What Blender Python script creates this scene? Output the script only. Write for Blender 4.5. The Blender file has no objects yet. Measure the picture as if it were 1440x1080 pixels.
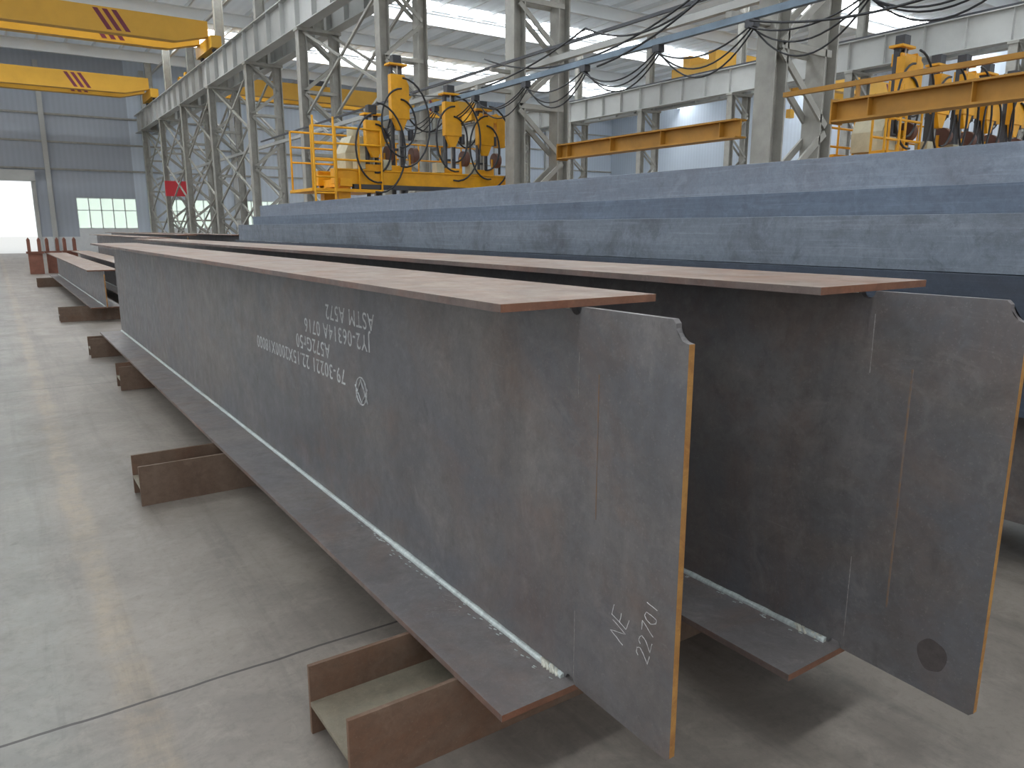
import bpy, bmesh, math, random
from mathutils import Vector, Matrix
random.seed(7)
scene = bpy.context.scene
scene.view_settings.view_transform = 'Standard'
scene.view_settings.look = 'None'
scene.view_settings.exposure = 0.05

# ------------------------------------------------------------------ helpers
def srgb(r, g, b):
    f = lambda c: (c/255/12.92) if c/255 <= .04045 else ((c/255+.055)/1.055)**2.4
    return (f(r), f(g), f(b), 1)

class NT:
    def __init__(s, name):
        s.m = bpy.data.materials.new(name); s.m.use_nodes = True
        s.t = s.m.node_tree; s.n = s.t.nodes; s.l = s.t.links
        s.b = s.n['Principled BSDF']
    def node(s, typ, **kw):
        n = s.n.new(typ)
        for k, v in kw.items(): setattr(n, k, v)
        return n
    def link(s, a, b): s.l.new(a, b)
    def coord(s, scale=(1, 1, 1), rot=(0, 0, 0)):
        tc = s.node('ShaderNodeTexCoord'); mp = s.node('ShaderNodeMapping')
        mp.inputs['Scale'].default_value = scale; mp.inputs['Rotation'].default_value = rot
        s.link(tc.outputs['Object'], mp.inputs['Vector']); return mp.outputs['Vector']
    def noise(s, scale, detail=6, rough=.6, vec=None, dist=0):
        n = s.node('ShaderNodeTexNoise'); n.inputs['Scale'].default_value = scale
        n.inputs['Detail'].default_value = detail; n.inputs['Roughness'].default_value = rough
        n.inputs['Distortion'].default_value = dist
        if vec is not None: s.link(vec, n.inputs['Vector'])
        return n.outputs['Fac']
    def ramp(s, fac, stops):
        r = s.node('ShaderNodeValToRGB'); e = r.color_ramp.elements
        e[0].position, e[0].color = stops[0]; e[1].position, e[1].color = stops[-1]
        for p, c in stops[1:-1]:
            x = e.new(p); x.color = c
        s.link(fac, r.inputs['Fac']); return r.outputs['Color']
    def mix(s, fac, a, b, mode='MIX'):
        m = s.node('ShaderNodeMix', data_type='RGBA', blend_type=mode)
        for sock, v in ((m.inputs[0], fac), (m.inputs[6], a), (m.inputs[7], b)):
            if hasattr(v, 'is_linked'): s.link(v, sock)
            else: sock.default_value = v
        return m.outputs[2]
    def math(s, op, a, b=None, c=None):
        m = s.node('ShaderNodeMath', operation=op)
        for i, v in enumerate((a, b, c)):
            if v is None: continue
            if hasattr(v, 'is_linked'): s.link(v, m.inputs[i])
            else: m.inputs[i].default_value = v
        return m.outputs[0]
    def bump(s, h, strength=.2, dist=.01):
        b = s.node('ShaderNodeBump'); b.inputs['Strength'].default_value = strength
        b.inputs['Distance'].default_value = dist
        s.link(h, b.inputs['Height']); s.link(b.outputs['Normal'], s.b.inputs['Normal'])
    def fin(s, col=None, rough=.6, metal=0.):
        if col is not None:
            if hasattr(col, 'is_linked'): s.link(col, s.b.inputs['Base Color'])
            else: s.b.inputs['Base Color'].default_value = col
        if hasattr(rough, 'is_linked'): s.link(rough, s.b.inputs['Roughness'])
        else: s.b.inputs['Roughness'].default_value = rough
        s.b.inputs['Metallic'].default_value = metal
        return s.m

BLK = (0, 0, 0, 1); WHT = (1, 1, 1, 1)
def ramp01(t, fac, lo, hi): return t.ramp(fac, [(lo, BLK), (hi, WHT)])

def mat_steel(name, c1, c2, rust, rustamt=.5, rough=.5, metal=.35, streak=(1.2, 1.2, .25), dark=.35, sc=1.6, cold=None, coldamt=.6, line=.22):
    t = NT(name)
    v = t.coord(streak); v1 = t.coord()
    base = t.mix(ramp01(t, t.noise(2.2, 6, .6, v, .6), .35, .68), c1, c2)
    if cold:
        base = t.mix(t.math('MULTIPLY', ramp01(t, t.noise(1.1, 7, .62, t.coord((1, .8, 1.3)), 1.0), .36, .56), coldamt), base, cold)
        bl = ramp01(t, t.noise(1.7, 9, .68, t.coord((1, 1.1, .55), (.0, 0, 0)), .9), .50, .66)
        base = t.mix(t.math('MULTIPLY', bl, .38), base, tuple(x*.5 for x in cold[:3])+(1,))
    r = ramp01(t, t.noise(sc, 9, .72, v1, .8), .54-.1*rustamt, .74-.1*rustamt)
    base = t.mix(t.math('MULTIPLY', r, rustamt), base, rust)
    mo = ramp01(t, t.noise(22, 8, .78, v1, .3), .42, .66)
    base = t.mix(t.math('MULTIPLY', mo, .45), base, tuple(x*.62 for x in c1[:3])+(1,))
    lt = ramp01(t, t.noise(5, 9, .75, v1, .9), .54, .74)
    base = t.mix(t.math('MULTIPLY', lt, .34), base, tuple(x*1.55 for x in c2[:3])+(1,))
    sp = ramp01(t, t.noise(110, 3, .6, v1), .60, .75)
    base = t.mix(t.math('MULTIPLY', sp, .25), base, tuple(x*1.7 for x in c2[:3])+(1,))
    s1 = ramp01(t, t.noise(1.5, 5, .7, t.coord((1, 1.2, 46), (.12 if line < .3 else 0, 0, 0)), .2), .66 if line < .3 else .54, .74)
    base = t.mix(t.math('MULTIPLY', s1, line), base, tuple(x*1.6 for x in c2[:3])+(1,))
    dk = ramp01(t, t.noise(6, 7, .72, v1, .5), .56, .76)
    base = t.mix(t.math('MULTIPLY', dk, dark), base, tuple(x*.42 for x in c1[:3])+(1,))
    rg = t.math('MULTIPLY_ADD', t.noise(9, 5, .6, v1), .36, rough-.18)
    t.bump(t.noise(40, 6, .6, v1), .14, .004)
    return t.fin(base, rg, metal)

def mat_paint(name, c, rough=.5, metal=0., var=.18, scale=3):
    t = NT(name); v = t.coord()
    n = ramp01(t, t.noise(scale, 6, .65, v), .35, .75)
    d = tuple(x*(1-var*2) for x in c[:3])+(1,)
    return t.fin(t.mix(n, c, d), rough, metal)

M = {}
M['web'] = mat_steel('mill_scale_web', srgb(104, 100, 98), srgb(122, 118, 116), srgb(118, 94, 80), .45, .44, .22, (1.0, 1.0, .45), cold=srgb(94, 97, 104), dark=.5, coldamt=.7)
M['flange'] = mat_steel('mill_scale_flange', srgb(120, 113, 110), srgb(138, 132, 129), srgb(124, 98, 82), .5, .44, .22, (1.2, .3, 1.2), cold=srgb(112, 112, 117), dark=.5)
M['topfl'] = mat_steel('rusty_flange_top', srgb(124, 102, 88), srgb(156, 136, 122), srgb(126, 86, 62), .8, .5, .15, (1.2, .3, 1.2), dark=.6, cold=srgb(132, 122, 116), coldamt=.5)
M['cut'] = mat_steel('cut_edge_brown', srgb(112, 78, 62), srgb(136, 98, 78), srgb(140, 82, 54), .6, .6, .1)
M['edge'] = mat_steel('flange_side_edge', srgb(92, 80, 76), srgb(122, 108, 102), srgb(120, 78, 58), .7, .55, .15)
M['orange'] = mat_steel('flame_cut_rust_edge', srgb(158, 114, 60), srgb(196, 148, 78), srgb(134, 86, 48), .8, .6, .0, (1, 1, 3), .45, 7)
def mat_weld():
    t = NT('weld_bead'); v = t.coord()
    rip = ramp01(t, t.noise(30, 4, .7, t.coord((1, 3, 1))), .3, .7)
    c = t.mix(rip, srgb(156, 164, 164), srgb(196, 206, 204))
    c = t.mix(t.math('MULTIPLY', ramp01(t, t.noise(3, 6, .7, v), .48, .70), .45), c, srgb(126, 124, 120))
    t.bump(t.noise(90, 3, .6, t.coord((.4, 2, .4))), .3, .004)
    return t.fin(c, .42, .25)
M['weld'] = mat_weld()
M['weldend'] = mat_paint('weld_spatter', srgb(200, 200, 188), .5, .2, .2, 60)
M['blue'] = mat_steel('blue_steel_upper', srgb(112, 122, 136), srgb(130, 140, 154), srgb(104, 104, 112), .6, .45, .2, (1, .12, 2.5), .45, .8, line=.35)  # sky reflection is put into this blue base colour and the three after it
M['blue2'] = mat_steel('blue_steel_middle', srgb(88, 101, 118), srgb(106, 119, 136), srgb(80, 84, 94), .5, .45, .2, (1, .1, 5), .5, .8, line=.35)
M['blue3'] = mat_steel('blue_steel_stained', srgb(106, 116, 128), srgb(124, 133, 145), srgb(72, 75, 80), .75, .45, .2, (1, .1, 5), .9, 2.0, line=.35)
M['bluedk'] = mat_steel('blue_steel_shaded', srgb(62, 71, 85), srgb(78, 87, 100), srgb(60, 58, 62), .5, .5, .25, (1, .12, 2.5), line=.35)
M['dun'] = mat_steel('dunnage_rust', srgb(104, 84, 70), srgb(122, 104, 90), srgb(110, 74, 52), .7, .65, .1)
M['dunweb'] = mat_steel('dunnage_web', srgb(118, 112, 98), srgb(132, 126, 110), srgb(112, 92, 72), .4, .6, .1)
M['grey'] = mat_paint('column_grey_paint', srgb(168, 167, 160), .55, 0, .15)
M['greyl'] = mat_paint('girder_pale_paint', srgb(190, 192, 190), .55, 0, .1, .6)
M['raft'] = mat_paint('roof_steel_paint', srgb(228, 232, 234), .6, 0, .05, .5)
M['yellow'] = mat_paint('machine_yellow_paint', srgb(234, 168, 16), .45, 0, .12, 4)
M['crane'] = mat_paint('crane_yellow_paint', srgb(220, 168, 56), .5, 0, .07, .8)
M['ochre'] = mat_paint('rail_ochre_paint', srgb(186, 134, 48), .55, 0, .18, 2)
M['black'] = mat_paint('black_rubber', srgb(44, 46, 50), .5, 0, .1)
M['dark'] = mat_paint('dark_motor_paint', srgb(72, 74, 80), .5, .2, .2)
M['hopper'] = mat_paint('hopper_cream', srgb(200, 194, 166), .5)
M['railblue'] = mat_paint('festoon_blue', srgb(120, 140, 158), .5)
M['red'] = mat_paint('red_banner', srgb(210, 60, 70), .6, 0, .05)
M['brown'] = mat_paint('drum_brown', srgb(112, 80, 70), .6, 0, .1)
M['purple'] = mat_paint('crane_stripe', srgb(120, 50, 70), .6, 0, .05)
M['rustpart'] = mat_paint('rusty_part', srgb(140, 92, 76), .7, 0, .2)

def mat_worn(name, c, under, lo, hi, scale=35):
    t = NT(name); v = t.coord()
    return t.fin(t.mix(ramp01(t, t.noise(scale, 6, .75, v), lo, hi), under, c), .75, 0)
M['stencil'] = mat_worn('worn_stencil_paint', srgb(186, 190, 192), srgb(126, 121, 118), .30, .56)
M['chalk'] = mat_worn('white_chalk', srgb(200, 202, 202), srgb(150, 146, 144), .3, .56, 80)
M['faint'] = mat_worn('faint_chalk', srgb(156, 154, 152), srgb(114, 108, 104), .35, .65, 60)
M['stain'] = mat_worn('oil_stain', srgb(64, 58, 58), srgb(80, 74, 72), .35, .65, 30)
M['ruststreak'] = mat_worn('rust_streak', srgb(124, 96, 72), srgb(106, 98, 94), .42, .62, 20)

def mat_siding(name, c, freq=3.0, axis='X', glow=0):
    t = NT(name); v = t.coord()
    sep = t.node('ShaderNodeSeparateXYZ'); t.link(v, sep.inputs[0])
    s = t.math('SINE', t.math('MULTIPLY', sep.outputs[axis], freq*6.283))
    k = t.math('MULTIPLY_ADD', s, .05, .05)
    n = t.math('MULTIPLY', ramp01(t, t.noise(.4, 5, .6, v), .3, .8), .15)
    col = t.mix(t.math('ADD', k, n), c, tuple(x*.45 for x in c[:3])+(1,))
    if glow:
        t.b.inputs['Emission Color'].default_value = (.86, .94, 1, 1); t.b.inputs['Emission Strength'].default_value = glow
    return t.fin(col, .6, 0)
M['wall'] = mat_siding('grey_blue_siding', srgb(176, 184, 196))
M['walll'] = mat_siding('light_blue_siding', srgb(204, 215, 228))  # haze over the far naves put into this pale colour and the next
M['wallr'] = mat_siding('light_blue_siding_side', srgb(204, 215, 228), 3, 'Y')
M['roof'] = mat_siding('roof_sheet_added_glow', srgb(216, 222, 228), 2, 'X', .11)  # weak emission added to the sheeting to brighten the dim ceiling
M['plinth'] = mat_paint('plinth_white', srgb(220, 223, 225), .7, 0, .06)

def mat_emit(name, c, s):
    t = NT(name); t.fin((.8, .8, .8, 1), .5)
    t.b.inputs['Emission Color'].default_value = c
    t.b.inputs['Emission Strength'].default_value = s
    return t.m
M['sky'] = mat_emit('skylight_panel', (.95, .98, 1, 1), 12.5)
M['glass'] = mat_emit('window_daylight', (.66, .86, .72, 1), .8)

def mat_floor():
    t = NT('concrete_floor'); v = t.coord()
    sep = t.node('ShaderNodeSeparateXYZ'); t.link(v, sep.inputs[0])
    X, Y = sep.outputs['X'], sep.outputs['Y']
    n1 = ramp01(t, t.noise(.9, 8, .65, v, .4), .35, .65)
    warm = t.mix(n1, srgb(118, 111, 104), srgb(140, 132, 124))
    cool = t.mix(n1, srgb(115, 113, 108), srgb(134, 132, 126))
    wob = t.math('MULTIPLY_ADD', t.noise(1.5, 5, .6, v), .16, -.08)
    xs = t.math('ADD', X, wob)
    side = ramp01(t, xs, .0, .2)
    col = t.mix(side, cool, warm)
    d = t.math('ABSOLUTE', t.math('SUBTRACT', xs, .235))
    line = t.math('SUBTRACT', 1.0, ramp01(t, d, .04, .085))
    wear = ramp01(t, t.noise(4, 8, .75, v), .36, .62)
    col = t.mix(t.math('MULTIPLY', t.math('MULTIPLY', line, wear), .5), col, srgb(164, 146, 120))
    st = ramp01(t, t.noise(1.1, 12, .7, v, .8), .48, .62)
    col = t.mix(t.math('MULTIPLY', st, .40), col, srgb(92, 86, 80))
    tyre = ramp01(t, t.noise(2.4, 8, .7, t.coord((1.8, .10, 1), (0, 0, .06)), .4), .50, .64)
    col = t.mix(t.math('MULTIPLY', tyre, .38), col, srgb(84, 80, 76))
    spot = ramp01(t, t.noise(3.4, 5, .6, v, .3), .66, .74)
    col = t.mix(t.math('MULTIPLY', spot, .35), col, srgb(70, 65, 60))
    st2 = ramp01(t, t.noise(24, 8, .78, v), .50, .70)
    col = t.mix(t.math('MULTIPLY', st2, .34), col, srgb(82, 76, 70))
    st3 = ramp01(t, t.noise(6, 9, .78, v, .6), .50, .70)
    col = t.mix(t.math('MULTIPLY', st3, .26), col, srgb(168, 160, 150))
    jw = t.math('MULTIPLY_ADD', t.noise(3, 3, .5, v), .03, -.015)
    ys = t.math('ADD', Y, jw)
    ph = t.math('ABSOLUTE', t.math('PINGPONG', t.math('SUBTRACT', ys, 2.7), 3.21))
    j = t.math('LESS_THAN', ph, .007)
    col = t.mix(t.math('MULTIPLY', j, .85), col, srgb(42, 38, 35))
    rg = t.math('MULTIPLY_ADD', t.noise(3, 6, .6, v), .3, .34)
    t.bump(t.noise(60, 5, .6, v), .08, .003)
    return t.fin(col, rg, 0)
M['floor'] = mat_floor()
M['ground'] = mat_paint('outside_ground', srgb(230, 230, 226), .9, 0, .04)

class MB:
    def __init__(s, name):
        s.name = name; s.bm = bmesh.new(); s.mats = []
    def mi(s, m):
        if m not in s.mats: s.mats.append(m)
        return s.mats.index(m)
    def box(s, a, b, m):
        x0, y0, z0 = a; x1, y1, z1 = b
        v = [s.bm.verts.new(p) for p in ((x0,y0,z0),(x1,y0,z0),(x1,y1,z0),(x0,y1,z0),(x0,y0,z1),(x1,y0,z1),(x1,y1,z1),(x0,y1,z1))]
        k = s.mi(m); fs = []
        for q in ((0,3,2,1),(4,5,6,7),(0,1,5,4),(1,2,6,5),(2,3,7,6),(3,0,4,7)):
            f = s.bm.faces.new([v[i] for i in q]); f.material_index = k; fs.append(f)
        return fs
    def prism(s, pts, axis, c0, c1, m):
        def P(p, c):
            return {'x': (c, p[0], p[1]), 'y': (p[0], c, p[1]), 'z': (p[0], p[1], c)}[axis]
        A = [s.bm.verts.new(P(p, c0)) for p in pts]; B = [s.bm.verts.new(P(p, c1)) for p in pts]
        k = s.mi(m); fs = [s.bm.faces.new(A), s.bm.faces.new(B[::-1])]
        n = len(pts)
        for i in range(n):
            fs.append(s.bm.faces.new([A[i], B[i], B[(i+1) % n], A[(i+1) % n]]))
        for f in fs: f.material_index = k
        return fs
    def ring_tube(s, pts, rads, m, seg=8, cap=True):
        k = s.mi(m); pts = [Vector(p) for p in pts]; prev = None; up = None
        if not hasattr(rads, '__len__'): rads = [rads]*len(pts)
        for i, p in enumerate(pts):
            d = (pts[min(i+1, len(pts)-1)]-pts[max(i-1, 0)]).normalized()
            if up is None or abs(up.dot(d)) > .95:
                up = Vector((0, 0, 1)) if abs(d.z) < .9 else Vector((1, 0, 0))
            a = d.cross(up).normalized(); b = a.cross(d).normalized(); up = b
            ring = [s.bm.verts.new(p+(a*math.cos(2*math.pi*j/seg)+b*math.sin(2*math.pi*j/seg))*rads[i]) for j in range(seg)]
            if prev:
                for j in range(seg):
                    f = s.bm.faces.new([prev[j], prev[(j+1) % seg], ring[(j+1) % seg], ring[j]])
                    f.material_index = k; f.smooth = True
            elif cap:
                s.bm.faces.new(ring[::-1]).material_index = k
            prev = ring
        if cap: s.bm.faces.new(prev).material_index = k
    def strut(s, p, q, w, h, m):
        p = Vector(p); q = Vector(q); d = (q-p).normalized()
        up = Vector((0, 0, 1)) if abs(d.z) < .95 else Vector((0, 1, 0))
        a = d.cross(up).normalized()*w/2; b = a.cross(d).normalized()*h/2
        A = [s.bm.verts.new(p+x) for x in (a+b, a-b, -a-b, -a+b)]
        B = [s.bm.verts.new(q+x) for x in (a+b, a-b, -a-b, -a+b)]
        k = s.mi(m)
        for f in [A, B[::-1]]+[[A[i], B[i], B[(i+1) % 4], A[(i+1) % 4]] for i in range(4)]:
            s.bm.faces.new(f).material_index = k
    def done(s, bevel=0, parent=None):
        bmesh.ops.recalc_face_normals(s.bm, faces=s.bm.faces)
        me = bpy.data.meshes.new(s.name); s.bm.to_mesh(me); s.bm.free()
        for m in s.mats: me.materials.append(M[m])
        o = bpy.data.objects.new(s.name, me); scene.collection.objects.link(o)
        if bevel:
            b = o.modifiers.new('bevel', 'BEVEL'); b.width = bevel; b.segments = 2; b.limit_method = 'ANGLE'
        if parent: o.parent = parent
        return o

def sag(p, q, drop, n=14):
    p = Vector(p); q = Vector(q)
    return [p.lerp(q, i/n)-Vector((0, 0, drop*4*(i/n)*(1-i/n))) for i in range(n+1)]

# ------------------------------------------------------------------ plate girders
STROKES = {
 'N': [[(0,0),(0,1),(.6,0),(.6,1)]], 'E': [[(.6,1),(0,1),(0,0),(.6,0)],[(0,.5),(.5,.5)]],
 '2': [[(0,.8),(.15,1),(.45,1),(.6,.8),(.5,.5),(0,0),(.65,0)]],
 '7': [[(0,1),(.6,1),(.2,0)]], '0': [[(.3,1),(.05,.8),(0,.4),(.2,0),(.45,.05),(.6,.5),(.5,.9),(.3,1)]],
 '1': [[(.25,1),(.3,0)]]}
def handwriting(parent, name, text, origin, ex, ey, size, r=.0011, m='chalk'):
    o = Vector(origin); ex = Vector(ex); ey = Vector(ey)
    mb = MB(name); cx = 0
    for ch in text:
        hs = random.uniform(.9, 1.2); sh = random.uniform(-.05, .22); bl = random.uniform(-.12, .12)
        for st in STROKES[ch]:
            P = [Vector((cx+p[0]+sh*p[1]+random.uniform(-.05,.05), bl+p[1]*hs+random.uniform(-.05,.05), 0)) for p in st]
            fine = []
            for i in range(len(P)-1):
                for k in range(4): fine.append(P[i].lerp(P[i+1], k/4)+Vector((random.uniform(-.015,.015), random.uniform(-.015,.015), 0)))
            fine.append(P[-1])
            pts = [o+ex*(p.x*size)+ey*(p.y*size) for p in fine]
            mb.ring_tube(pts, [r*random.uniform(.5, 1.15) for _ in pts], m, 5)
        cx += .85+random.uniform(-.05, .12)
    return mb.done(parent=parent)

def stencil(parent, name, text, loc, size, m='stencil'):
    c = bpy.data.curves.new(name, 'FONT'); c.body = text; c.size = size; c.extrude = .0003
    c.space_character = 1.12
    o = bpy.data.objects.new(name+'_tmp', c); scene.collection.objects.link(o)
    o.matrix_world = Matrix(((0, 0, -1, loc[0]), (1, 0, 0, loc[1]), (0, -1, 0, loc[2]), (0, 0, 0, 1)))
    bpy.context.view_layer.update()
    dg = bpy.context.evaluated_depsgraph_get()
    me = bpy.data.meshes.new_from_object(o.evaluated_get(dg))
    me.transform(o.matrix_world); me.materials.clear(); me.materials.append(M[m])
    n = bpy.data.objects.new(name, me); scene.collection.objects.link(n); n.parent = parent
    bpy.data.objects.remove(o)

def girder(name, xl, xr, yf, ye, y1, z0, z1, tf=.022, tw=.02):
    xc = (xl+xr)/2; mb = MB(name)
    for (a, b, top) in ((z0, z0+tf, False), (z1-tf, z1, True)):
        fs = mb.box((xl, yf, a), (xr, y1, b), 'flange')
        fs[2].material_index = mb.mi('cut')
        if top: fs[1].material_index = mb.mi('topfl')
        fs[5].material_index = mb.mi('edge')
    zb, zt = z0+tf, z1-tf
    r = .045; h = .024
    pts = [(y1, zb), (yf+h+.02, zb)]
    pts += [(yf+.02+h*math.cos(a), zb+h*math.sin(a)) for a in [math.pi*i/6 for i in range(1, 6)]]
    pts += [(yf+.02-h, zb), (ye+.012, zb-.012), (ye, zb)]
    pts += [(ye, zt-r-.01)]
    pts += [(ye+r*math.sin(a), zt-.01-r*math.cos(a)) for a in [math.pi/2*i/6 for i in range(1, 7)]]
    pts += [(ye+r+.01, zt), (yf+.02-h, zt)]
    pts += [(yf+.02-h*math.cos(a), zt-h*math.sin(a)) for a in [math.pi*i/6 for i in range(1, 6)]]
    pts += [(yf+h+.02, zt), (y1, zt)]
    fs = mb.prism(pts, 'x', xc-tw/2, xc+tw/2, 'web')
    bmesh.ops.triangulate(mb.bm, faces=fs[:2])
    mb.bm.normal_update()
    for f in mb.bm.faces:
        cy = f.calc_center_median().y
        if cy < ye+.003 and abs(f.normal.y) > .9: f.material_index = mb.mi('orange')
    g = mb.done(bevel=.0015)
    w = MB('weld_seam')
    for sx in (-1, 1):
        for zz in (zb, zt):
            n = int((y1-yf)/.03); P = []; R = []
            for i in range(n+1):
                y = yf+.05+(y1-yf-.05)*i/n
                P.append((xc+sx*(tw/2+.002), y, zz)); R.append((.0145 if zz == zb else .010)+random.uniform(-.0014, .0014)+(.004 if 0.9 < y-yf < 1.25 else 0))
            w.ring_tube(P, R, 'weld', 8)
    for i in range(14):
        y = yf+.05+random.random()*.1
        w.ring_tube([(xc-tw/2-.004-random.random()*.02, y, zb), (xc-tw/2-.004, y+.02, zb+.012)], .006, 'weldend', 6)
    for i in range(44):
        y = yf+(.7 if i % 2 else .05)+random.random()*.9; dx = .02+abs(random.gauss(0, .018))
        w.ring_tube([(xc-tw/2-dx, y, zb), (xc-tw/2-dx-.004, y+.012, zb+.001)], .0018, 'weld', 5)
    w.done(parent=g)
    return g, xc-tw/2

gA, xa = girder('steel_plate_girder', 1.056, 1.61, 1.60, 1.20, 11.5, .25, 1.46)
x = xa-.0006
stencil(gA, 'stencil_heat_number', '79-30221 22.15X2000X18000', (x, 3.36, .985), .108)
stencil(gA, 'stencil_grade', 'A572Gr50', (x, 3.55, 1.085), .108)
stencil(gA, 'stencil_batch', 'JY2-06314A 0716', (x, 3.05, 1.185), .108)
stencil(gA, 'stencil_standard', 'ASTM A572', (x, 3.0, 1.285), .108)
lg = MB('stencil_logo')
cy, cz = 3.17, .915
pp = [(x, cy+.06*math.cos(a), cz+.065*math.sin(a)) for a in [2*math.pi*i/20 for i in range(21)]]
lg.ring_tube(pp, .004, 'stencil', 6)
lg.ring_tube([(x, cy-.07, cz-.05), (x, cy, cz+.055), (x, cy+.07, cz-.05)], .0045, 'stencil', 6)
lg.ring_tube([(x, cy-.07, cz+.02), (x, cy, cz-.055), (x, cy+.07, cz+.02)], .004, 'stencil', 6)
lg.done(parent=gA)
handwriting(gA, 'chalk_mark_ne', 'NE', (x, 1.385, .51), Vector((0, -.25, .97)), Vector((0, .97, .25)), .060)
handwriting(gA, 'chalk_mark_number', '22701', (x, 1.29, .50), Vector((0, -.15, .99)), Vector((0, .99, .15)), .044)
zf = .2722
handwriting(gA, 'chalk_mark_flange_ne', 'NE', (1.16, 2.28, zf), Vector((-.35, -.9, 0)), Vector((.9, -.35, 0)), .055, .0010, 'faint')
handwriting(gA, 'chalk_mark_flange_number', '22701', (1.27, 2.34, zf), Vector((-.35, -.9, 0)), Vector((.9, -.35, 0)), .045, .0010, 'faint')
cl = MB('chalk_layout_line')
cl.box((x-.0003, 1.602, 1.18), (x+.0003, 1.6035, 1.31), 'faint')
cl.box((x-.0003, 1.602, .30), (x+.0003, 1.6035, .52), 'faint')
cl.box((x-.0003, 1.515, .84), (x+.0003, 1.519, 1.26), 'ruststreak')
cl.done(parent=gA)

gB, xb = girder('steel_plate_girder', 1.887, 2.45, 1.24, .825, 13.8, .27, 1.49)
cl = MB('chalk_layout_line')
cl.box((xb-.0005, 1.23, 1.22), (xb+.0003, 1.232, 1.40), 'faint')
cl.box((xb-.0005, 1.23, .34), (xb+.0003, 1.232, .62), 'faint')
cl.box((xb-.0005, 1.10, .50), (xb+.0003, 1.106, 1.25), 'ruststreak')
cl.done(parent=gB)
sd = MB('oil_stain')
sd.prism([(.955+.043*math.cos(a)*(1+.05*math.sin(3*a)), .41+.05*math.sin(a)*(1+.04*math.cos(5*a))) for a in [2*math.pi*i/40 for i in range(40)]], 'x', xb-.0005, xb+.0002, 'stain')
sd.done(parent=gB)

for (xl, xr, y0, y1, z0, z1) in ((1.3, 1.8, 15.2, 27, .25, .93), (2.1, 2.6, 15.6, 29, .25, .93),
                             (2.9, 3.4, 19, 31.5, .25, 1.45), (3.9, 4.4, 21, 36, .25, 1.5), (5.0, 5.5, 20, 36, .25, 1.5)):
    girder('steel_plate_girder', xl, xr, y0, y0-.1, y1, z0, z1)

# ------------------------------------------------------------------ dunnage: H sections lying on their side
def dunnage(x0, x1, y0, y1, h):
    mb = MB('dunnage_h_beam'); t = .016
    mb.box((x0, y0, 0), (x1, y0+t, h), 'dun'); mb.box((x0, y1-t, 0), (x1, y1, h), 'dun')
    mb.box((x0, y0+t, h*.42), (x1, y1-t, h*.42+t), 'dunweb')
    mb.done(.001)
dunnage(.69, 1.72, 1.857, 2.207, .249)
dunnage(.56, 1.72, 4.80, 5.10, .249)
dunnage(.92, 1.72, 8.55, 8.85, .249)
dunnage(.88, 1.72, 11.0, 11.3, .249)
dunnage(.83, 2.7, 15.6, 15.9, .249)
dunnage(.9, 2.7, 25.5, 25.8, .249)
for y in (1.9, 6.4, 12.2): dunnage(1.82, 2.6, y, y+.3, .269)
for y in (22, 31): dunnage(2.8, 5.7, y, y+.3, .249)
for y in (-1.2, 3.2, 8.5, 13.6): dunnage(3.55, 5.08, y, y+.35, .249)

# ------------------------------------------------------------------ blue beam stack
def h_on_side(x0, x1, y0, y1, z0, z1, m, t=.025):
    mb = MB('steel_h_beam')
    mb.box((x0, y0, z0), (x0+t, y1, z1), m); mb.box((x1-t, y0, z0), (x1, y1, z1), m)
    zc = (z0+z1)/2; mb.box((x0+t, y0, zc-.01), (x1-t, y1, zc+.01), m); mb.done(.002)
def channel(x0, x1, y0, y1, z0, z1, m, t=.018):
    mb = MB('steel_channel')
    mb.box((x0, y0, z0), (x0+t, y1, z1), m)
    mb.box((x0+t, y0, z0), (x1, y1, z0+t), m); mb.box((x0+t, y0, z1-t), (x1, y1, z1), m); mb.done(.002)
SY0, SY1 = -2.2, 14.9
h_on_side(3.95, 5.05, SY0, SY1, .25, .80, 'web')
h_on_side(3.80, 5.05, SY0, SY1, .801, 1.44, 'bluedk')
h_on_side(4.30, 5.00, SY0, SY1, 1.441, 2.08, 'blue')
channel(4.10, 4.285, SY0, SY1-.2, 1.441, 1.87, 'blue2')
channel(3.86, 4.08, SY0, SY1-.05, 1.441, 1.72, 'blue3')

# ------------------------------------------------------------------ building shell
X0, X1, Y0, Y1 = -24, 54.6, -14, 61.6
f = MB('floor'); f.box((X0, Y0, -.1), (X1, Y1+.3, 0), 'floor'); f.done()
f = MB('ground'); f.box((-150, -120, -.25), (160, 200, -.12), 'ground'); f.done()
BAY = 6.42; YC = [7.26+BAY*k for k in range(-3, 9)]

w = MB('wall_back')
dz = 4.8
def wallseg(a, b, z0, z1, m): w.box((a, Y1, z0), (b, Y1+.25, z1), m)
wallseg(X0, -4, 0, 13.5, 'wall'); wallseg(-4, 2.6, dz, 13.5, 'wall')
wins = [(5.1, 8.9)]+[(11+5.5*i, 14.2+5.5*i) for i in range(8)]
prev = 2.6
for i, (a, b) in enumerate(wins):
    m = 'wall' if i == 0 else 'walll'
    wallseg(prev, a, 1.1, 13.5, m); wallseg(prev, a, 0, 1.1, 'plinth')
    wallseg(a, b, 0, 1.65, 'plinth'); wallseg(a, b, 3.8, 13.5, m)
    prev = b
wallseg(prev, X1, 0, 13.5, 'walll')
for xx in [3.6, 10]+[16+6*i for i in range(6)]: w.box((xx-.15, Y1-.3, 0), (xx+.15, Y1, 12.6), 'greyl')
for zz in (5.6, 7.4, 9.2, 11): w.box((X0, Y1-.12, zz), (X1, Y1, zz+.12), 'grey')
w.done()
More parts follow.
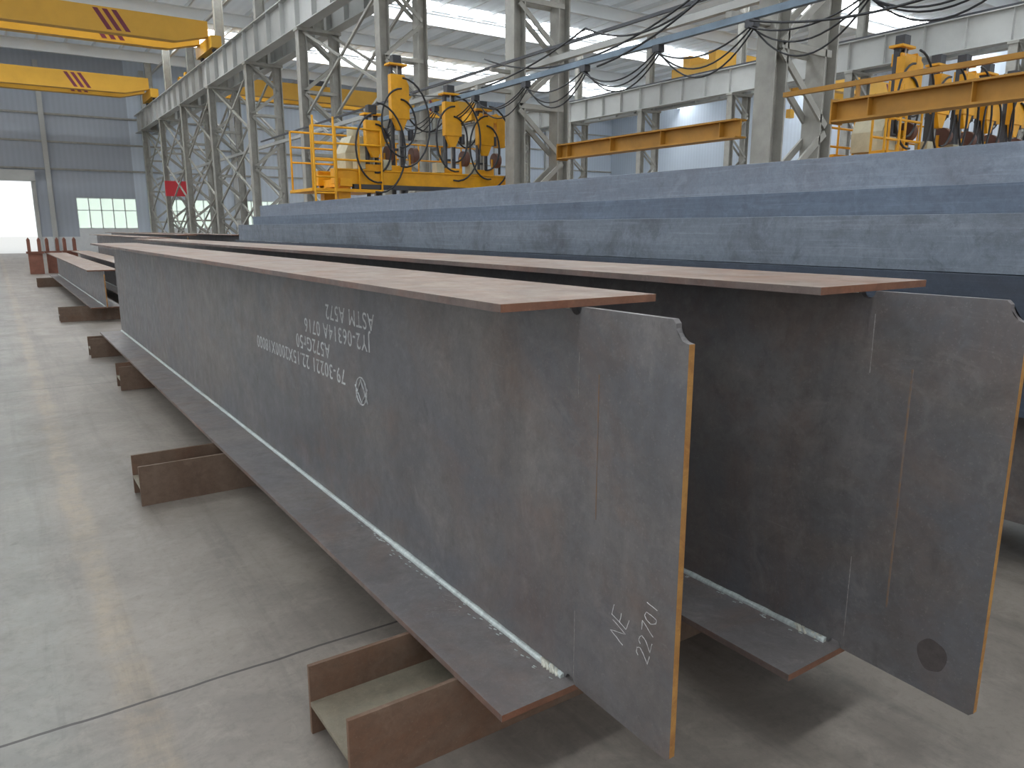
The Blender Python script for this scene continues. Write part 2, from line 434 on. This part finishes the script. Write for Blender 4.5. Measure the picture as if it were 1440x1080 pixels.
for i, (a, b) in enumerate(wins):
    g = MB('window_%d' % (i+1)); g.box((a, Y1+.1, 1.65), (b, Y1+.13, 3.8), 'glass')
    n = 5
    for k in range(n+1):
        xx = a+(b-a)*k/n; g.box((xx-.035, Y1+.02, 1.65), (xx+.035, Y1+.16, 3.8), 'plinth')
    for zz in (1.65, 2.9, 3.74): g.box((a, Y1+.02, zz), (b, Y1+.16, zz+.06), 'plinth')
    g.done()
d = MB('door_1')
d.box((-4.15, Y1-.12, 0), (-3.9, Y1-.02, dz), 'greyl'); d.box((2.55, Y1-.12, 0), (2.8, Y1-.02, dz), 'greyl')
d.box((-4.15, Y1-.6, dz), (2.8, Y1-.14, dz+.7), 'greyl'); d.done()
w = MB('wall_right'); w.box((X1, Y0, 0), (X1+.25, Y1+.25, 1.2), 'plinth'); w.box((X1, Y0, 1.2), (X1+.25, Y1+.25, 13.5), 'wallr'); w.done()

c = MB('ceiling')
strips = [-12.5+12.84*k for k in range(7)]
yy = Y0; ZR = 13.55; HW = .75
SS = [q for q in strips if q+1 < Y1]
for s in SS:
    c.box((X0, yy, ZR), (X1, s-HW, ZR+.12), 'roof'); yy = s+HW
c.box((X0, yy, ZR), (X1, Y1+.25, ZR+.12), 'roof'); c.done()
for i, s in enumerate(SS):
    k = MB('skylight_%d' % (i+1)); k.box((X0, s-HW, ZR+.02), (X1, s+HW, ZR+.1), 'sky'); k.done()
p = MB('roof_purlins')
xx = X0+.5
while xx < X1:
    p.box((xx-.05, Y0, ZR-.22), (xx+.05, Y1, ZR), 'raft'); xx += 1.6
p.done()
for y in YC:
    r = MB('roof_rafter')
    r.box((X0, y-.13, ZR-.9), (X1, y+.13, ZR-.86), 'raft'); r.box((X0, y-.02, ZR-.86), (X1, y+.02, ZR-.26), 'raft')
    r.box((X0, y-.13, ZR-.26), (X1, y+.13, ZR-.22), 'raft'); r.done()

# ------------------------------------------------------------------ lattice columns and runways
def column(xc, y):
    mb = MB('lattice_column'); s = .58; w_ = .15; top = 8.3
    for sx in (-s, s):
        a = xc+sx
        mb.box((a-w_, y-.16, 0), (a-w_+.03, y+.16, top), 'grey'); mb.box((a+w_-.03, y-.16, 0), (a+w_, y+.16, top), 'grey')
        mb.box((a-w_+.03, y-.015, 0), (a+w_-.03, y+.015, top), 'grey')
    n = 8; h = top/n
    for yy in (y-.14, y+.14):
        for i in range(n):
            z = i*h
            p, q = (xc-s, yy, z+.05), (xc+s, yy, z+h-.05)
            if i % 2: p, q = (xc+s, yy, z+.05), (xc-s, yy, z+h-.05)
            mb.strut(p, q, .04, .10, 'grey')
            if i % 2 == 0: mb.strut((xc-s, yy, z+.03), (xc+s, yy, z+.03), .04, .10, 'grey')
    mb.box((xc-s-.3, y-.3, 0), (xc+s+.3, y+.3, .04), 'grey')
    mb.box((xc-s-.2, y-.2, top-.1), (xc+s+.2, y+.2, top), 'grey')
    mb.box((xc-.2, y-.15, top), (xc-.17, y+.15, ZR-.9), 'grey'); mb.box((xc+.17, y-.15, top), (xc+.2, y+.15, ZR-.9), 'grey')
    mb.box((xc-.17, y-.015, top), (xc+.17, y+.015, ZR-.9), 'grey')
    mb.done()
ROWS = [10, 32]
for xc in ROWS:
    for y in YC: column(xc, y)
    for sx in (-.55, .55):
        g = MB('crane_runway_girder'); a = xc+sx
        g.box((a-.2, Y0, 8.301), (a+.2, Y1-.3, 8.34), 'greyl'); g.box((a-.02, Y0, 8.34), (a+.02, Y1-.3, 9.46), 'greyl')
        g.box((a-.2, Y0, 9.46), (a+.2, Y1-.3, 9.5), 'greyl'); g.box((a-.04, Y0, 9.5), (a+.04, Y1-.3, 9.62), 'dark')
        y = Y0+.6
        while y < Y1-1:
            g.box((a-.18, y-.01, 8.34), (a+.18, y+.01, 9.46), 'greyl'); y += 1.6
        g.done()
g = MB('column_tie_rail')
for z in (5.2, 12.2): g.strut((10.4, Y0, z), (10.4, Y1-.3, z), .12, .12, 'greyl')
g.done()
b = MB('column_cross_bracing')
for i in (5, 7, 8, 9, 10):
    y0, y1 = YC[i], YC[i+1]
    for xx in (9.5, 10.5):
        for (z0, z1) in ((.3, 2.9), (2.9, 5.5), (5.5, 8.2)):
            b.strut((xx, y0, z0), (xx, y1, z1), .07, .08, 'grey'); b.strut((xx, y1, z0), (xx, y0, z1), .07, .08, 'grey')
b.done()

def crane(xl, xr, y, zb=9.95, h=1.0):
    mb = MB('overhead_bridge_crane')
    for s in (-.9, .9):
        pts = [(xl+.2, zb+.35), (xl+1.6, zb), (xr-1.6, zb), (xr-.2, zb+.35), (xr-.2, zb+h), (xl+.2, zb+h)]
        mb.prism(pts, 'y', y+s-.25, y+s+.25, 'crane')
        for q in (.12, .3, .48):
            mb.prism([(xr-4.6+q*2, zb+.1), (xr-4.4+q*2, zb+.1), (xr-4.9+q*2, zb+h-.08), (xr-5.1+q*2, zb+h-.08)], 'y', y+s-.26, y+s-.25, 'purple')
    for xe in (xl, xr):
        mb.box((xe-.2, y-1.6, zb-.17), (xe+.25, y+1.6, zb+.35), 'crane')
        for yy in (y-1.2, y+1.2):
            mb.ring_tube([(xe-.06, yy, zb-.16), (xe+.06, yy, zb-.16)], .16, 'dark', 12)
    xm = xl+(xr-xl)*.35
    mb.box((xm, y-1.1, zb+h), (xm+1.8, y+1.1, zb+h+.35), 'dark')
    mb.ring_tube([(xm+.9, y, zb+h), (xm+.9, y, zb-1.2)], .02, 'dark', 6)
    mb.box((xm+.7, y-.15, zb-1.7), (xm+1.1, y+.15, zb-1.2), 'crane')
    mb.done()
crane(-14, 9.45, 39.5); crane(-14, 9.45, 55.5); crane(10.55, 31.45, 52); crane(32.55, 54, 30)

# small ochre runway carried on column brackets
for (ya, yb, zz) in ((Y0, 6.0, 2.98), (7.5, 11.7, 2.94)):
    g = MB('ochre_bracket_runway'); a = 9.13
    g.box((a-.12, ya, zz), (a+.12, yb, zz+.025), 'ochre'); g.box((a-.012, ya, zz+.025), (a+.012, yb, zz+.24), 'ochre')
    g.box((a-.12, ya, zz+.24), (a+.12, yb, zz+.265), 'ochre'); g.box((a-.13, yb-.02, zz-.02), (a+.13, yb, zz+.28), 'ochre')
    y = ya+.3
    while y < yb-.2:
        g.box((a-.11, y, zz+.025), (a+.11, y+.012, zz+.24), 'ochre'); y += 1.2
    if ya < 0:
        g.box((a-.03, ya, zz+.42), (a+.03, yb+.8, zz+.48), 'ochre')
        for k in range(8): g.box((a-.02, yb-.3-2*k, zz+.26), (a+.02, yb-.26-2*k, zz+.42), 'ochre')
    g.done()

# festoon rail with trolleys and drooping cables
fe = MB('festoon_cable_rail'); fx, fz = 8.5, 4.32
fe.box((fx-.04, Y0, fz), (fx+.04, 22, fz+.09), 'railblue')
fe.box((fx+.35, Y0, fz+.55), (fx+.39, 30, fz+.60), 'dark')
for y in YC[:6]:
    fe.box((fx-.05, y-.05, fz+.09), (9.3, y+.05, fz+.17), 'grey')
    fe.box((fx+.3, y-.04, fz+.48), (9.3, y+.04, fz+.55), 'grey')
ys = [2.0, 3.6, 5.3, 6.9, 8.6, 10.3, 12, 13.8, 15.5, 17.4, 19.5]
for a_, b_ in zip(ys, ys[1:]):
    fe.box((fx-.06, a_-.07, fz-.10), (fx+.06, a_+.07, fz), 'dark')
    for k in range(3):
        fe.ring_tube(sag((fx-.06+.05*k, a_, fz-.1), (fx-.06+.05*k, b_, fz-.1), .16+.1*k+random.random()*.12), .012, 'black', 6)
for (p, q, s) in (((8.2, 2.2, 4.95), (8.4, 6.7, 5.25), .75), ((8.0, 1.8, 5.3), (8.4, 6.7, 5.3), .5), ((8.4, 6.7, 5.25), (8.6, 13.6, 5.0), .7),
                  ((8.4, 6.7, 5.25), (8.0, 9.4, 4.1), .2), ((8.1, 1.8, 4.6), (8.45, 6.9, 4.3), .45),
                  ((8.3, 6.7, 5.2), (8.5, 10.3, 4.9), .5), ((8.5, 10.3, 4.9), (8.6, 17.4, 4.9), .45),
                  ((8.2, 3.5, 4.4), (8.4, 6.7, 5.2), .35)):
    fe.ring_tube(sag(p, q, s, 20), .016, 'black', 6)
fe.done()

# ------------------------------------------------------------------ submerged arc welding gantry
def gantry(x0, x1, y, zb, zs=1.0, masts=None):
    L = x1-x0; mb = MB('welding_gantry_machine')
    Z = lambda v: zb+v*zs
    for yy in (y-.45, y+.45):
        mb.box((x0, yy-.1, Z(0)), (x1, yy+.1, Z(.26)), 'yellow')
        mb.box((x0, yy-.13, Z(.26)), (x1, yy+.13, Z(.29)), 'yellow')
    mb.box((x0+.4, y-.57, Z(-.09)), (x1-.4, y-.45, Z(0)), 'dark')
    for xx in (x0+.1, x1-.3):
        mb.box((xx, y-.6, Z(-.05)), (xx+.25, y+.6, Z(.1)), 'yellow')
        for yy in (y-.5, y+.3):
            mb.box((xx, yy, 0), (xx+.25, yy+.22, Z(0)), 'yellow')
        mb.box((xx-.1, y-1.2, 0), (xx+.35, y+1.2, .3), 'yellow')
        for yy in (y-1, y+1): mb.ring_tube([(xx, yy, .16), (xx+.25, yy, .16)], .15, 'dark', 14)
    for yy in (y-.6, y+.6):
        for i in range(4):
            xx = x0-.45+i*.48
            mb.ring_tube([(xx, yy, Z(-.1)), (xx, yy, Z(1.05))], .022, 'yellow', 6)
        for zz in (.45, .75, 1.05): mb.ring_tube([(x0-.45, yy, Z(zz)), (x0+1.0, yy, Z(zz))], .022, 'yellow', 6)
    mb.box((x0-.5, y-.65, Z(-.16)), (x0+1.0, y+.65, Z(-.1)), 'yellow')
    for zz in (-.5, -.2, .1, .4, .7): mb.ring_tube([(x0-.5, y-.85, Z(zz)), (x0-.1, y-.85, Z(zz))], .018, 'yellow', 6)
    for xx in (x0-.5, x0-.1): mb.ring_tube([(xx, y-.85, 0.0), (xx, y-.85, Z(1.2))], .022, 'yellow', 6)
    mb.box((x0+.35, y-.3, Z(.31)), (x0+.95, y+.25, Z(.62)), 'hopper')
    mb.prism([(x0+.35, Z(.62)), (x0+.95, Z(.62)), (x0+.8, Z(.95)), (x0+.5, Z(.95))], 'y', y-.3, y+.25, 'hopper')
    mb.ring_tube([(x0+.65, y, Z(.95)), (x0+.65, y, Z(1.15))], .12, 'hopper', 14)
    for xx in [x0+1.3+.55*i for i in range(int((L-1.4)/.55)+1)]:
        mb.ring_tube([(xx, y+.5, Z(.29)), (xx, y+.5, Z(.95))], .018, 'yellow', 6)
    for zz in (.62, .95): mb.ring_tube([(x0+1.0, y+.5, Z(zz)), (x1, y+.5, Z(zz))], .018, 'yellow', 6)
    for i, (fx_, lo, hi, lean) in enumerate(masts):
        xm = x0+L*fx_; ym = y-.35
        for q in (-.10, .10):
            mb.box((xm+q-.025, ym-.05, Z(lo)), (xm+q+.025, ym+.05, Z(hi)), 'dark')
        mb.ring_tube([(xm, ym-.08, Z(lo)), (xm, ym-.08, Z(hi*1.02))], .016, 'greyl', 6)
        for k in range(6):
            z = lo+(hi-lo)*k/5
            mb.box((xm-.12, ym-.06, Z(z)-.02), (xm+.12, ym+.06, Z(z)+.02), 'dark')
        h = hi*.56
        mb.prism([(xm-.2, Z(h)), (xm+.2, Z(h)), (xm+.2, Z(hi*.84)), (xm+.1, Z(hi*.92)), (xm-.2, Z(hi*.92))], 'y', ym-.2, ym-.06, 'yellow')
        mb.prism([(xm-.16, Z(h)), (xm+.16, Z(h)), (xm+.06, Z(h-.22)), (xm-.06, Z(h-.22))], 'y', ym-.18, ym-.08, 'yellow')
        mb.box((xm-.22, ym-.16, Z(.02)), (xm+.22, ym-.06, Z(.40)), 'yellow')
        mb.box((xm-.2, ym-.14, Z(hi)), (xm+.2, ym+.1, Z(hi)+.04), 'yellow')
        mb.box((xm-.09, ym-.1, Z(hi)+.04), (xm+.09, ym+.06, Z(hi)+.2), 'dark')
        if abs(lean) > .3:
            mb.box((xm-.1, ym-.09, Z(hi*.86)), (xm+lean, ym+.09, Z(hi*.96)), 'yellow')
            mb.prism([(xm+lean-.16, Z(hi*.98)), (xm+lean+.06, Z(hi*.9)), (xm+lean+.06, Z(hi*.55)), (xm+lean-.12, Z(hi*.55)), (xm+lean-.16, Z(hi*.8))], 'y', ym-.1, ym+.1, 'yellow')
            mb.ring_tube([(xm+lean-.03, ym, Z(hi*.55)), (xm+lean-.03, ym, Z(hi*.2))], .03, 'dark', 8)
        mb.ring_tube([(xm+.28, ym-.05, Z(.62)), (xm+.40, ym-.05, Z(.62))], .16, 'brown', 20)
        mb.box((xm+.26, ym-.03, Z(.27)), (xm+.30, ym+.03, Z(.65)), 'yellow')
        mb.ring_tube([(xm+.26, ym-.1, Z(.92)), (xm+.26, ym-.1, Z(1.12))], .06, 'dark', 12)
        mb.box((xm-.42, ym-.2, Z(.3)), (xm-.24, ym+.02, Z(.5)), 'hopper')
        mb.ring_tube([(xm+.1, ym-.15, Z(.02)), (xm+.1, ym-.15, Z(-.35))], [.05, .015], 'dark', 8)
        for k in range(3):
            s = -1 if k % 2 else 1; rr = .36+.15*k
            pts = [(xm+s*rr*math.sin(a)*.9, ym-.22-.05*k, Z(hi*.52)+rr*1.3*math.cos(a)) for a in [math.pi*(j/16)*1.05 for j in range(17)]]
            mb.ring_tube(pts, .02, 'black', 6)
    for k in range(len(masts)-1):
        a, b_ = masts[k], masts[k+1]
        mb.ring_tube(sag((x0+L*a[0], y-.3, Z(a[2]*.8)), (x0+L*b_[0], y-.3, Z(b_[2]*.8)), .55), .018, 'black', 6)
    mb.done(.004)
gantry(5.65, 9.75, 15, 2.52, 1, [(.22, -.3, 1.35, .1), (.36, -.35, 2.35, -.1), (.66, -.3, 1.9, .2), (.86, -.2, 1.65, .5)])
gantry(12.1, 18, 7.6, 2.6, 1.05, [(.10, -.3, 1.85, .5), (.30, -.3, 1.7, .2), (.45, -.3, 1.8, .45), (.6, -.2, 1.75, .5), (.78, -.2, 1.75, .5)])

# ------------------------------------------------------------------ small distant things
s = MB('red_banner'); s.box((9.0, 50.6, 3.6), (10.6, 50.65, 4.5), 'red'); s.strut((9.1, 50.7, 4.4), (10.5, 50.7, 4.4), .05, .05, 'grey'); s.done()
k = MB('rusty_bracket_stack')
for i in range(3):
    a = 1.0+i*.6; y = 33+i*.4
    k.box((a, y, 0), (a+.45, y+.4, .75), 'rustpart'); k.box((a-.05, y-.05, .75), (a+.5, y+.45, .82), 'rustpart')
    k.prism([(a, .82), (a+.1, .82), (a+.1, 1.25), (a+.05, 1.33), (a, 1.25)], 'y', y, y+.4, 'rustpart')
    k.prism([(a+.33, .82), (a+.43, .82), (a+.43, 1.25), (a+.38, 1.33), (a+.33, 1.25)], 'y', y, y+.4, 'rustpart')
k.done()

# ------------------------------------------------------------------ light
wd = bpy.data.worlds.new('World'); scene.world = wd; wd.use_nodes = True
bg = wd.node_tree.nodes['Background']; bg.inputs[0].default_value = (.96, .98, 1, 1); bg.inputs[1].default_value = 1.12

# ------------------------------------------------------------------ camera
cam = bpy.data.cameras.new('camera'); co = bpy.data.objects.new('camera', cam); scene.collection.objects.link(co)
cam.sensor_width = 36; cam.lens = 36*1050/1440; cam.clip_end = 500
yaw, pit = math.radians(34.3), math.radians(11.75)
co.location = (0, 0, 1.65)
co.rotation_euler = (math.radians(90)-pit, 0, -yaw)
scene.camera = co
print('done')
